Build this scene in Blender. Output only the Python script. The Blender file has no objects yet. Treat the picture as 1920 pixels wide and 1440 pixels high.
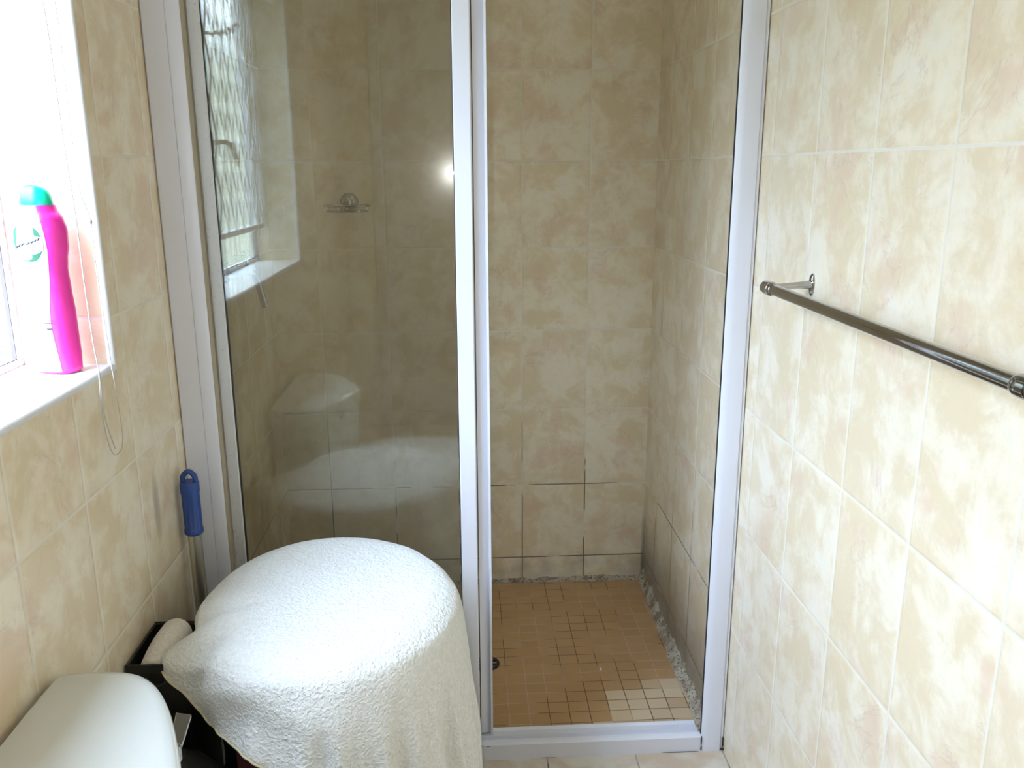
import bpy, bmesh, math, random
from mathutils import Vector, Matrix, noise as mn
random.seed(7)
S = bpy.context.scene
COL = S.collection

# ------------------------------------------------------------------ camera
XL = -1.134            # left wall plane (right wall is x = 0, far shower wall is y = 0)
ZF = -0.058            # bathroom floor
ZS = -0.083            # shower floor
ZC = 2.32              # ceiling
YN = -3.45             # near wall, behind the photographer
cam_d = bpy.data.cameras.new('camera')
cam = bpy.data.objects.new('camera', cam_d)
COL.objects.link(cam)
S.camera = cam
cam_d.sensor_fit = 'HORIZONTAL'
cam_d.sensor_width = 36.0
cam_d.lens = 1599.87 / 1920 * 36.0
cam_d.clip_start = 0.02
R = Vector((0.99839304, -0.05654312, -0.00377062))
U = Vector((0.01745607, 0.24355817, 0.96972919))
F = Vector((0.05391314, 0.96823669, -0.24415381))
m3 = Matrix((R, U, -F)).transposed()
cam.matrix_world = Matrix.Translation((-0.57066, -2.55387, 1.22626)) @ m3.to_4x4()

# ------------------------------------------------------------------ colour management
S.view_settings.view_transform = 'Standard'
S.view_settings.look = 'None'
S.view_settings.gamma = 1.0
S.view_settings.use_curve_mapping = False
S.view_settings.exposure = 0.57

# ------------------------------------------------------------------ daylight: bright overcast sky outside the window
W = bpy.data.worlds.new('overcast_sky')
S.world = W
W.use_nodes = True
wn = W.node_tree
wn.nodes.clear()
w_out = wn.nodes.new('ShaderNodeOutputWorld')
w_bg = wn.nodes.new('ShaderNodeBackground')
w_tc = wn.nodes.new('ShaderNodeTexCoord')
w_sep = wn.nodes.new('ShaderNodeSeparateXYZ')
w_rmp = wn.nodes.new('ShaderNodeValToRGB')
wn.links.new(w_tc.outputs['Generated'], w_sep.inputs[0])
wn.links.new(w_sep.outputs['Z'], w_rmp.inputs[0])
w_az = wn.nodes.new('ShaderNodeMapRange')           # sky brightened toward -y to slant more light into the shower
w_az.inputs[1].default_value = -1.0; w_az.inputs[2].default_value = 1.0
w_az.inputs[3].default_value = 1.75; w_az.inputs[4].default_value = 0.25
w_mul = wn.nodes.new('ShaderNodeVectorMath'); w_mul.operation = 'SCALE'
wn.links.new(w_sep.outputs['Y'], w_az.inputs[0])
wn.links.new(w_rmp.outputs[0], w_mul.inputs[0]); wn.links.new(w_az.outputs[0], w_mul.inputs['Scale'])
wn.links.new(w_mul.outputs[0], w_bg.inputs[0])
wn.links.new(w_bg.outputs[0], w_out.inputs[0])
e = w_rmp.color_ramp.elements
e[0].position = 0.10; e[0].color = (0.045, 0.055, 0.045, 1)
e[1].position = 0.95; e[1].color = (0.60, 0.755, 1.0, 1)
k = e.new(0.30); k.color = (0.32, 0.405, 0.54, 1)
w_bg.inputs[1].default_value = 33.0

# portal in the window opening: lets the sky light in with little noise
WY0, WY1, WZ0, WZ1 = -2.165, -1.185, 0.927, 1.80      # the window opening
pl = bpy.data.lights.new('window_portal', 'AREA')
pl.shape = 'RECTANGLE'
pl.size = WZ1 - WZ0
pl.size_y = WY1 - WY0
pl.cycles.is_portal = True
po = bpy.data.objects.new('window_portal', pl)
COL.objects.link(po)
po.location = (-1.31, (WY0 + WY1) / 2, (WZ0 + WZ1) / 2)
po.rotation_euler = (0, -math.pi / 2, 0)

# the phone's own flash, a small lamp beside its lens
fl = bpy.data.lights.new('phone_flash', 'POINT')
fl.energy = 5.0
fl.shadow_soft_size = 0.004
fl.color = (1.0, 1.0, 1.0)
fo = bpy.data.objects.new('phone_flash', fl)
COL.objects.link(fo)
fo.location = (-0.607, -2.553, 1.213)

# ------------------------------------------------------------------ node helpers
class NT:
    def __init__(s, name):
        s.m = bpy.data.materials.new(name); s.m.use_nodes = True
        s.t = s.m.node_tree; s.t.nodes.clear()
        s.out = s.t.nodes.new('ShaderNodeOutputMaterial')
    def n(s, typ, **kw):
        x = s.t.nodes.new(typ)
        for a, b in kw.items(): setattr(x, a, b)
        return x
    def put(s, sock, v):
        if hasattr(v, 'default_value') or isinstance(v, bpy.types.NodeSocket): s.t.links.new(v, sock)
        else:
            if isinstance(v, (tuple, list)) and len(v) == 3 and sock.type == 'RGBA': v = (*v, 1)
            sock.default_value = v
    def math(s, op, a, b=0.0, c=None, clamp=False):
        x = s.n('ShaderNodeMath', operation=op); x.use_clamp = clamp
        s.put(x.inputs[0], a); s.put(x.inputs[1], b)
        if c is not None: s.put(x.inputs[2], c)
        return x.outputs[0]
    def mix(s, f, a, b):
        x = s.n('ShaderNodeMix', data_type='RGBA'); s.put(x.inputs[0], f); s.put(x.inputs[6], a); s.put(x.inputs[7], b)
        return x.outputs[2]
    def mixf(s, f, a, b):
        x = s.n('ShaderNodeMix', data_type='FLOAT'); s.put(x.inputs[0], f); s.put(x.inputs[2], a); s.put(x.inputs[3], b)
        return x.outputs[0]
    def ss(s, v, a, b, lo=0.0, hi=1.0):
        x = s.n('ShaderNodeMapRange', interpolation_type='SMOOTHSTEP')
        s.put(x.inputs[0], v); s.put(x.inputs[1], a); s.put(x.inputs[2], b); s.put(x.inputs[3], lo); s.put(x.inputs[4], hi)
        return x.outputs[0]
    def noise(s, vec, scale, detail=3.0, rough=0.55, dist=0.0):
        x = s.n('ShaderNodeTexNoise'); s.put(x.inputs['Vector'], vec)
        x.inputs['Scale'].default_value = scale; x.inputs['Detail'].default_value = detail
        x.inputs['Roughness'].default_value = rough; x.inputs['Distortion'].default_value = dist
        return x.outputs[0]
    def pos(s): return s.n('ShaderNodeTexCoord').outputs['Object']
    def sep(s, v):
        x = s.n('ShaderNodeSeparateXYZ'); s.put(x.inputs[0], v); return x.outputs
    def comb(s, a, b, c):
        x = s.n('ShaderNodeCombineXYZ'); s.put(x.inputs[0], a); s.put(x.inputs[1], b); s.put(x.inputs[2], c); return x.outputs[0]
    def vadd(s, a, b):
        x = s.n('ShaderNodeVectorMath', operation='ADD'); s.put(x.inputs[0], a); s.put(x.inputs[1], b); return x.outputs[0]
    def bump(s, h, strength=0.3, dist=0.001):
        x = s.n('ShaderNodeBump'); s.put(x.inputs['Height'], h)
        x.inputs['Strength'].default_value = strength; x.inputs['Distance'].default_value = dist
        return x.outputs[0]
    def bsdf(s, **kw):
        x = s.n('ShaderNodeBsdfPrincipled')
        for a, b in kw.items(): s.put(x.inputs[a.replace('_', ' ')], b)
        return x
    def done(s, sh):
        s.t.links.new(sh, s.out.inputs[0]); return s.m

def simple(name, col, rough=0.5, metal=0.0, **kw):
    t = NT(name); kw.setdefault('IOR', 1.5)
    b = t.bsdf(Base_Color=col, Roughness=rough, Metallic=metal, **kw)
    return t.done(b.outputs[0])

def ceramic_tiles(name, off_x=0.0, off_y=0.0, w=0.2006, h=0.25, off_z=0.0, shower=True, stain=None):
    """marbled cream wall tiles laid on whichever upright plane the surface faces"""
    t = NT(name)
    P = t.pos(); px, py, pz = t.sep(P)[:3]
    nrm = t.sep(t.n('ShaderNodeTexCoord').outputs['Normal'])
    ax = t.math('GREATER_THAN', t.math('ABSOLUTE', nrm[0]), 0.5)
    az = t.math('GREATER_THAN', t.math('ABSOLUTE', nrm[2]), 0.5)
    u0 = t.mixf(ax, t.math('ADD', px, off_x), t.math('ADD', py, off_y))
    v0 = t.mixf(az, t.math('ADD', pz, off_z), t.math('ADD', py, off_y))
    u = t.math('DIVIDE', u0, w)
    v = t.math('DIVIDE', v0, h)
    fu = t.math('FRACT', u); fv = t.math('FRACT', v)
    du = t.math('MULTIPLY', t.math('MINIMUM', fu, t.math('SUBTRACT', 1.0, fu)), w)
    dv = t.math('MULTIPLY', t.math('MINIMUM', fv, t.math('SUBTRACT', 1.0, fv)), h)
    d = t.math('MINIMUM', du, dv)
    body = t.ss(d, 0.0010, 0.0022)
    cush = t.ss(d, 0.0008, 0.0060)
    wnz = t.n('ShaderNodeTexWhiteNoise'); wnz.noise_dimensions = '3D'
    t.put(wnz.inputs[0], t.comb(t.math('FLOOR', u), t.math('FLOOR', v), t.math('MULTIPLY', ax, 3.0)))
    rnd = wnz.outputs[1]; rv = wnz.outputs[0]
    sc = t.n('ShaderNodeVectorMath', operation='SCALE'); t.put(sc.inputs[0], rnd); sc.inputs['Scale'].default_value = 9.0
    Q = t.vadd(P, sc.outputs[0])
    n1 = t.noise(Q, 10.5, 6.0, 0.66, 0.35)
    n2 = t.noise(t.vadd(Q, (3.1, 7.7, 1.3)), 8.0, 4.0, 0.6, 0.3)
    n3 = t.noise(t.vadd(Q, (11.0, 2.0, 5.0)), 5.5, 5.0, 0.62, 0.8)
    n4 = t.noise(t.vadd(Q, (5.0, 12.0, 8.0)), 60.0, 3.0, 0.6, 0.0)
    c = t.mix(t.ss(n1, 0.41, 0.60), (0.885, 0.785, 0.600), (0.785, 0.650, 0.430))
    c = t.mix(t.math('MULTIPLY', t.ss(n2, 0.53, 0.66), 0.55), c, (0.770, 0.555, 0.395))
    c = t.mix(t.math('MULTIPLY', t.ss(n1, 0.44, 0.30), 0.55), c, (0.880, 0.820, 0.710))
    vein = t.math('ABSOLUTE', t.math('SUBTRACT', n3, 0.5))
    c = t.mix(t.math('MULTIPLY', t.math('MULTIPLY', t.ss(vein, 0.012, 0.0), t.ss(n2, 0.45, 0.6)), 0.35), c, (0.58, 0.47, 0.35))
    c = t.mix(t.math('MULTIPLY', t.ss(n4, 0.45, 0.7), 0.16), c, (0.68, 0.60, 0.48))
    c = t.mix(t.math('MULTIPLY', rv, 0.10), c, (0.72, 0.62, 0.50))
    g = t.mix(t.noise(P, 14.0, 2.0), (0.72, 0.67, 0.55), (0.80, 0.76, 0.66))
    if shower:
        inside = t.math('GREATER_THAN', py, -0.89)
        low = t.ss(pz, 0.80, 0.10)
        dn = t.noise(P, 5.5, 3.0, 0.6)
        dirt = t.math('MULTIPLY', t.math('MULTIPLY', inside, low), t.ss(dn, t.mixf(low, 0.62, 0.40), t.mixf(low, 0.68, 0.46)))
        g = t.mix(t.math('MULTIPLY', dirt, 0.92), g, (0.075, 0.050, 0.032))
        # soap scum on the bottom course
        scum = t.math('MULTIPLY', t.math('MULTIPLY', inside, t.ss(pz, 0.03, -0.03)), t.ss(t.noise(P, 12.0, 4.0), 0.35, 0.7))
        c = t.mix(t.math('MULTIPLY', scum, 0.5), c, (0.40, 0.36, 0.30))
        mould = t.math('MULTIPLY', t.math('MULTIPLY', t.ss(t.math('ABSOLUTE', px), 0.012, 0.0), inside), t.ss(pz, 0.25, -0.05))
        c = t.mix(t.math('MULTIPLY', mould, 0.75), c, (0.12, 0.095, 0.07))
    if stain:                                  # a brown smudge on one tile
        dy = t.math('DIVIDE', t.math('SUBTRACT', py, stain[0]), stain[2]); dz = t.math('DIVIDE', t.math('SUBTRACT', pz, stain[1]), stain[3])
        q = t.math('ADD', t.math('MULTIPLY', dy, dy), t.math('MULTIPLY', dz, dz))
        q = t.math('ADD', q, t.math('MULTIPLY', t.math('SUBTRACT', n3, 0.5), 1.6))
        c = t.mix(t.math('MULTIPLY', t.ss(q, 1.1, 0.0), 0.55), c, (0.30, 0.22, 0.14))
    col = t.mix(body, g, c)
    wav = t.noise(P, 7.0, 2.0)
    hgt = t.math('ADD', t.math('MULTIPLY', cush, 0.0009), t.math('MULTIPLY', wav, 0.0008))
    nb = t.bump(hgt, 0.55, 1.0)
    b = t.bsdf(Base_Color=col, Roughness=t.mixf(body, 0.75, 0.27), IOR=1.5, Normal=nb)
    return t.done(b.outputs[0])

# ------------------------------------------------------------------ materials
M = {}
M['tile_right'] = ceramic_tiles('cream_marbled_tile_right', off_x=0.19663, off_y=0.15553)
M['tile_left'] = ceramic_tiles('cream_marbled_tile_left', off_x=0.0, off_y=0.93847, stain=(-1.074, 0.640, 0.020, 0.080))
M['tile_near'] = ceramic_tiles('cream_marbled_tile_near', off_x=0.05, off_y=0.1, shower=False)
M['white_alu'] = simple('white_powder_coated_aluminium', (0.74, 0.75, 0.81), 0.32)
M['white_gloss'] = simple('white_gloss_edge', (0.80, 0.80, 0.80), 0.30)
M['ceiling'] = simple('white_ceiling_paint', (0.78, 0.77, 0.74), 0.85)
M['rubber'] = simple('black_rubber_gasket', (0.03, 0.03, 0.03), 0.6)
M['chrome'] = simple('polished_chrome', (0.47, 0.47, 0.48), 0.07, 1.0)
M['steel_paint'] = simple('white_painted_steel', (0.74, 0.75, 0.74), 0.4)
M['black_plastic'] = simple('black_plastic', (0.012, 0.011, 0.010), 0.38)
M['red_plastic'] = simple('dark_red_fabric', (0.085, 0.012, 0.016), 0.7)
M['cord'] = simple('beige_nylon_cord', (0.50, 0.47, 0.42), 0.6)

t = NT('vitreous_china')
b = t.bsdf(Base_Color=(0.68, 0.69, 0.63), Roughness=0.12, IOR=1.5, Coat_Weight=0.4, Coat_Roughness=0.05)
M['china'] = t.done(b.outputs[0])

# dirty seam on the jamb and tracks
t = NT('grubby_white_aluminium')
P = t.pos()
f = t.math('MULTIPLY', t.ss(t.noise(P, 90.0, 4.0, 0.7), 0.56, 0.72), 0.35)
b = t.bsdf(Base_Color=t.mix(f, (0.60, 0.60, 0.58), (0.10, 0.085, 0.06)), Roughness=0.45)
M['grubby_alu'] = t.done(b.outputs[0])

# shower mosaic
t = NT('ochre_shower_mosaic')
P = t.pos(); px, py, pz = t.sep(P)[:3]
wx = t.math('MULTIPLY', t.math('SUBTRACT', t.noise(P, 3.0, 2.0), 0.5), 0.006)
wy = t.math('MULTIPLY', t.math('SUBTRACT', t.noise(t.vadd(P, (4.0, 1.0, 2.0)), 3.0, 2.0), 0.5), 0.006)
u = t.math('DIVIDE', t.math('ADD', t.math('ADD', px, 0.477), wx), 0.05)
v = t.math('DIVIDE', t.math('ADD', t.math('ADD', py, 0.579), wy), 0.0424)
fu = t.math('FRACT', u); fv = t.math('FRACT', v)
du = t.math('MULTIPLY', t.math('MINIMUM', fu, t.math('SUBTRACT', 1.0, fu)), 0.05)
dv = t.math('MULTIPLY', t.math('MINIMUM', fv, t.math('SUBTRACT', 1.0, fv)), 0.0424)
g = t.math('SUBTRACT', 1.0, t.ss(t.math('MINIMUM', du, dv), 0.0006, 0.0016))
cell = t.n('ShaderNodeTexWhiteNoise'); t.put(cell.inputs[0], t.comb(t.math('FLOOR', u), t.math('FLOOR', v), 0.0))
c = t.mix(cell.outputs[0], (0.530, 0.315, 0.140), (0.580, 0.355, 0.170))
c = t.mix(t.math('MULTIPLY', t.ss(t.noise(P, 30.0, 4.0), 0.4, 0.7), 0.25), c, (0.42, 0.29, 0.17))
cu = t.math('MULTIPLY', t.math('ADD', t.math('FLOOR', u), 0.5), 0.05)
cv = t.math('MULTIPLY', t.math('ADD', t.math('FLOOR', v), 0.5), 0.0424)
clean = t.math('MULTIPLY', t.math('GREATER_THAN', t.math('ADD', cu, t.math('MULTIPLY', cell.outputs[0], 0.05)), 0.25), t.math('LESS_THAN', t.math('ADD', cv, t.math('MULTIPLY', cu, -0.25)), -0.105))
c = t.mix(t.math('MULTIPLY', clean, t.math('ADD', 0.45, t.math('MULTIPLY', cell.outputs[0], 0.45))), c, (0.79, 0.64, 0.43))
seg = t.noise(t.vadd(P, (9.0, 3.0, 0.0)), 8.0, 1.0, 0.4)
front = t.ss(py, -0.25, -0.72)
dk = t.ss(t.math('ADD', seg, t.math('MULTIPLY', front, 0.10)), 0.54, 0.60)
gc = t.mix(dk, t.mix(t.ss(seg, 0.40, 0.5), (0.60, 0.45, 0.30), (0.46, 0.32, 0.19)), (0.17, 0.095, 0.045))
c = t.mix(g, c, gc)
nb = t.bump(t.math('MULTIPLY', t.math('SUBTRACT', 1.0, g), 0.0005), 0.6, 1.0)
b = t.bsdf(Base_Color=c, Roughness=0.42, Normal=nb)
M['mosaic'] = t.done(b.outputs[0])

# bathroom floor tile
t = NT('cream_floor_tile')
P = t.pos(); px, py, pz = t.sep(P)[:3]
u = t.math('DIVIDE', t.math('ADD', px, 0.403), 0.2); v = t.math('DIVIDE', t.math('ADD', py, 1.06), 0.2)
fu = t.math('FRACT', u); fv = t.math('FRACT', v)
d = t.math('MULTIPLY', t.math('MINIMUM', t.math('MINIMUM', fu, t.math('SUBTRACT', 1.0, fu)), t.math('MINIMUM', fv, t.math('SUBTRACT', 1.0, fv))), 0.2)
g = t.ss(d, 0.0012, 0.0024)
n1 = t.noise(P, 9.0, 5.0, 0.6, 0.5)
c = t.mix(t.ss(n1, 0.4, 0.65), (0.72, 0.66, 0.56), (0.60, 0.47, 0.34))
c = t.mix(g, t.mix(t.ss(t.noise(P, 20.0), 0.45, 0.6), (0.40, 0.36, 0.30), (0.12, 0.10, 0.08)), c)
b = t.bsdf(Base_Color=c, Roughness=0.3, Normal=t.bump(t.math('MULTIPLY', g, 0.0006), 0.6, 1.0))
M['floor'] = t.done(b.outputs[0])

# mouldy cement fillet
t = NT('mouldy_cement')
P = t.pos()
f = t.ss(t.noise(P, 150.0, 3.0, 0.7), 0.54, 0.62)
f2 = t.ss(t.noise(P, 28.0, 3.0, 0.6), 0.42, 0.62)
c = t.mix(f2, (0.52, 0.46, 0.36), (0.30, 0.23, 0.15))
c = t.mix(t.math('MULTIPLY', f, 0.85), c, (0.07, 0.055, 0.04))
b = t.bsdf(Base_Color=c, Roughness=0.85, Normal=t.bump(t.noise(P, 140.0, 3.0), 0.8, 0.003))
M['cement'] = t.done(b.outputs[0])

# shower glass: clear, slightly grey green, lightly filmed with soap
t = NT('shower_glass')
P = t.pos()
gm = t.n('ShaderNodeNewGeometry')
ior = t.mixf(gm.outputs['Backfacing'], 1.52, 1.0 / 1.52)
fr = t.n('ShaderNodeFresnel'); t.put(fr.inputs[0], ior)
tr = t.n('ShaderNodeBsdfTransparent'); tr.inputs[0].default_value = (0.935, 0.940, 0.915, 1)
gl = t.n('ShaderNodeBsdfGlossy'); gl.inputs['Color'].default_value = (0.97, 1.0, 0.98, 1); gl.inputs['Roughness'].default_value = 0.0
df = t.n('ShaderNodeBsdfDiffuse'); df.inputs[0].default_value = (0.75, 0.76, 0.70, 1)
m1 = t.n('ShaderNodeMixShader'); m2 = t.n('ShaderNodeMixShader')
film = t.math('ADD', 0.006, t.math('MULTIPLY', t.ss(t.noise(P, 4.5, 5.0, 0.65, 0.6), 0.48, 0.75), 0.02))
t.put(m1.inputs[0], film); t.t.links.new(tr.outputs[0], m1.inputs[1]); t.t.links.new(df.outputs[0], m1.inputs[2])
gh = t.n('ShaderNodeBsdfGlossy'); gh.inputs['Color'].default_value = (1, 1, 1, 1); gh.inputs['Roughness'].default_value = 0.13
m3_ = t.n('ShaderNodeMixShader'); m3_.inputs[0].default_value = 0.008      # soap haze scatters highlights a little
t.t.links.new(m1.outputs[0], m3_.inputs[1]); t.t.links.new(gh.outputs[0], m3_.inputs[2])
t.put(m2.inputs[0], fr.outputs[0]); t.t.links.new(m3_.outputs[0], m2.inputs[1]); t.t.links.new(gl.outputs[0], m2.inputs[2])
M['glass'] = t.done(m2.outputs[0])

# obscured window glass: lets most daylight through, scatters the rest
t = NT('pebbled_window_glass')
P = t.pos()
vo = t.n('ShaderNodeTexVoronoi'); t.put(vo.inputs['Vector'], P); vo.inputs['Scale'].default_value = 210.0
nb = t.bump(vo.outputs['Distance'], 0.7, 0.003)
tl = t.n('ShaderNodeBsdfTranslucent'); tl.inputs[0].default_value = (0.90, 0.91, 0.92, 1); t.put(tl.inputs['Normal'], nb)
tr = t.n('ShaderNodeBsdfTransparent'); tr.inputs[0].default_value = (0.95, 0.96, 0.97, 1)
gl = t.n('ShaderNodeBsdfGlossy'); gl.inputs['Roughness'].default_value = 0.15; t.put(gl.inputs['Normal'], nb)
cellf = t.ss(vo.outputs['Distance'], 0.15, 0.55)
m1 = t.n('ShaderNodeMixShader'); t.put(m1.inputs[0], t.mixf(cellf, 0.52, 1.0))
t.t.links.new(tl.outputs[0], m1.inputs[1]); t.t.links.new(tr.outputs[0], m1.inputs[2])
m2 = t.n('ShaderNodeMixShader'); m2.inputs[0].default_value = 0.06
t.t.links.new(m1.outputs[0], m2.inputs[1]); t.t.links.new(gl.outputs[0], m2.inputs[2])
M['window_glass'] = t.done(m2.outputs[0])

# towelling
def terry(name, base, amp=0.0022):
    t = NT(name)
    P = t.pos()
    n = t.noise(P, 190.0, 3.0, 0.6); n2 = t.noise(P, 95.0, 2.0, 0.5)
    h = t.math('ADD', t.math('MULTIPLY', n, 0.7), t.math('MULTIPLY', n2, 0.6))
    c = t.mix(t.ss(h, 0.45, 0.85), tuple(x * 0.9 for x in base), base)
    b = t.bsdf(Base_Color=c, Roughness=0.95, Sheen_Weight=0.25, Sheen_Roughness=0.5, Normal=t.bump(h, 1.0, amp * 1.9))
    return t.done(b.outputs[0])
M['terry'] = terry('white_towelling', (0.80, 0.80, 0.745))
M['terry2'] = terry('cream_towelling', (0.78, 0.72, 0.62))
M['stitch'] = simple('ochre_thread', (0.62, 0.47, 0.20), 0.7)
M['hem'] = simple('cream_hem_thread', (0.66, 0.61, 0.42), 0.8)
M['grip'] = simple('blue_plastic_grip', (0.025, 0.070, 0.290), 0.42)
M['pole'] = simple('brushed_aluminium_pole', (0.62, 0.60, 0.56), 0.33, 0.9)
M['pink'] = simple('magenta_plastic', (0.86, 0.030, 0.34), 0.28, Subsurface_Weight=0.15, Subsurface_Radius=(0.02, 0.005, 0.01))
M['green'] = simple('green_plastic', (0.0, 0.50, 0.27), 0.3, Subsurface_Weight=0.1)
M['label'] = simple('label_and_lit_side', (0.50, 0.24, 0.46), 0.3)
M['label_white'] = simple('label_white_ink', (0.9, 0.9, 0.9), 0.3)
M['label_green'] = simple('label_green_ink', (0.004, 0.085, 0.045), 0.4)
M['label_dark'] = simple('label_dark_ink', (0.02, 0.02, 0.03), 0.4)
M['label_pink'] = simple('label_pink_ink', (0.70, 0.12, 0.55), 0.4)
M['drain'] = simple('tarnished_metal', (0.05, 0.045, 0.04), 0.45, 0.6)
M['crumb'] = simple('white_crumb', (0.85, 0.83, 0.78), 0.7)
M['putty'] = simple('perished_grey_putty', (0.12, 0.10, 0.095), 0.8)
M['brass'] = simple('dull_brass', (0.22, 0.19, 0.12), 0.4, 0.7)

# ------------------------------------------------------------------ mesh helpers
def finish(name, bm, mat, parent=None, smooth=True, bev=0.0, solid=0.0, sub=0):
    bmesh.ops.recalc_face_normals(bm, faces=bm.faces)
    me = bpy.data.meshes.new(name)
    bm.to_mesh(me); bm.free()
    me.materials.append(M[mat] if isinstance(mat, str) else mat)
    if smooth:
        for p in me.polygons: p.use_smooth = True
        me.set_sharp_from_angle(angle=math.radians(38))
    o = bpy.data.objects.new(name, me)
    COL.objects.link(o)
    if parent: o.parent = parent
    if solid:
        md = o.modifiers.new('thickness', 'SOLIDIFY'); md.thickness = solid; md.offset = -1
    if bev:
        md = o.modifiers.new('edges', 'BEVEL'); md.width = bev; md.segments = 2; md.limit_method = 'ANGLE'; md.angle_limit = math.radians(40)
    if sub:
        md = o.modifiers.new('smooth', 'SUBSURF'); md.levels = sub; md.render_levels = sub
    return o

def box(bm, x0, x1, y0, y1, z0, z1):
    vs = [bm.verts.new((x, y, z)) for x in (x0, x1) for y in (y0, y1) for z in (z0, z1)]
    for f in ((0, 1, 3, 2), (4, 6, 7, 5), (0, 4, 5, 1), (2, 3, 7, 6), (0, 2, 6, 4), (1, 5, 7, 3)):
        bm.faces.new([vs[i] for i in f])

def frame_of(d):
    d = d.normalized()
    a = Vector((0, 0, 1)) if abs(d.z) < 0.9 else Vector((1, 0, 0))
    x = d.cross(a).normalized(); return x, d.cross(x).normalized()

def tube(bm, pts, r, n=12, caps=True):
    pts = [Vector(p) for p in pts]
    rs = r if isinstance(r, (list, tuple)) else [r] * len(pts)
    rings = []; x = None
    for i, p in enumerate(pts):
        d = (pts[min(i + 1, len(pts) - 1)] - pts[max(i - 1, 0)])
        if x is None: x, y = frame_of(d)
        else:
            dn = d.normalized(); x = (x - dn * x.dot(dn)).normalized(); y = dn.cross(x)
        rings.append([bm.verts.new(p + rs[i] * (x * math.cos(2 * math.pi * k / n) + y * math.sin(2 * math.pi * k / n))) for k in range(n)])
    for a, b in zip(rings, rings[1:]):
        for k in range(n): bm.faces.new((a[k], a[(k + 1) % n], b[(k + 1) % n], b[k]))
    if caps:
        bm.faces.new(rings[0][::-1]); bm.faces.new(rings[-1])

def lathe(bm, origin, axis, prof, n=32, cap0=True, cap1=True, sx=1.0, sy=1.0):
    """prof: list of (distance along axis, radius)"""
    o = Vector(origin); ax = Vector(axis).normalized(); x, y = frame_of(ax)
    rings = [[bm.verts.new(o + ax * h + r * (sx * x * math.cos(2 * math.pi * k / n) + sy * y * math.sin(2 * math.pi * k / n))) for k in range(n)] for h, r in prof]
    for a, b in zip(rings, rings[1:]):
        for k in range(n): bm.faces.new((a[k], a[(k + 1) % n], b[(k + 1) % n], b[k]))
    if cap0: bm.faces.new(rings[0][::-1])
    if cap1: bm.faces.new(rings[-1])

def extrude_xy(bm, pts, z0, z1):
    a = [bm.verts.new((x, y, z0)) for x, y in pts]; b = [bm.verts.new((x, y, z1)) for x, y in pts]
    n = len(pts)
    for i in range(n): bm.faces.new((a[i], a[(i + 1) % n], b[(i + 1) % n], b[i]))
    bm.faces.new(a[::-1]); bm.faces.new(b)

def catmull(pts, n=6):
    P = [Vector(p) for p in pts]; P = [2 * P[0] - P[1]] + P + [2 * P[-1] - P[-2]]
    out = []
    for i in range(1, len(P) - 2):
        for k in range(n):
            t = k / n; a, b, c, d = P[i - 1:i + 3]
            out.append(0.5 * ((2 * b) + (c - a) * t + (2 * a - 5 * b + 4 * c - d) * t * t + (3 * b - 3 * c + d - a) * t ** 3))
    out.append(P[-2]); return out

def tag(o, label, cat, group=None):
    o['label'] = label; o['category'] = cat
    if group: o['group'] = group
    return o
def thing(name, loc, label, cat, group=None):
    o = bpy.data.objects.new(name, None); COL.objects.link(o); o.location = loc; o.empty_display_size = 0.05
    bpy.context.view_layer.update()
    return tag(o, label, cat, group)
def part(name, bm, mat, par, label=None, **kw):
    """parts are modelled in room coordinates, then hung under their thing"""
    root = par
    off = Vector((0, 0, 0))
    while root: off += root.location; root = root.parent
    bmesh.ops.translate(bm, verts=bm.verts, vec=-off)
    o = finish(name, bm, mat, par, **kw)
    if label: o['label'] = label
    return o
def rebase(mat_obj): return mat_obj
def structure(o):
    o['kind'] = 'structure'; return o
BM = bmesh.new

# ================================================================== the room
T = 0.165                                     # wall thickness
bm = BM(); box(bm, 0, T, YN - T, T, ZS - 0.15, ZC)
structure(finish('wall_right', bm, 'tile_right', smooth=False))
bm = BM(); box(bm, XL - T, 0, 0, T, ZS - 0.15, ZC)
structure(finish('wall_far', bm, 'tile_right', smooth=False))
bm = BM()
box(bm, XL - T, XL, YN - T, WY0, ZS - 0.15, ZC)
box(bm, XL - T, XL, WY1, 0, ZS - 0.15, ZC)
box(bm, XL - T, XL, WY0, WY1, ZS - 0.15, WZ0 - 0.012)
box(bm, XL - T, XL, WY0, WY1, WZ1, ZC)
structure(finish('wall_left', bm, 'tile_left', smooth=False))
bm = BM(); box(bm, XL - T, 0, YN - T, YN, ZS - 0.15, ZC)
structure(finish('wall_near', bm, 'tile_near', smooth=False))
bm = BM(); box(bm, XL - T, T, YN - T, T, ZC, ZC + 0.1)
structure(finish('ceiling', bm, 'ceiling', smooth=False))
bm = BM(); box(bm, XL, 0, YN, -0.842, ZF - 0.12, ZF)
structure(finish('floor', bm, 'floor', smooth=False))
bm = BM(); box(bm, XL, 0, -0.842, 0, ZS - 0.1, ZS)
structure(finish('floor_shower', bm, 'mosaic', smooth=False))

# a plain flush door in the near wall behind the photographer
bm = BM(); box(bm, -1.0, -0.2, YN, YN + 0.03, ZF, 2.0)
structure(finish('door_1', bm, simple('white_door_paint', (0.55, 0.50, 0.44), 0.5), bev=0.003))

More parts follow.
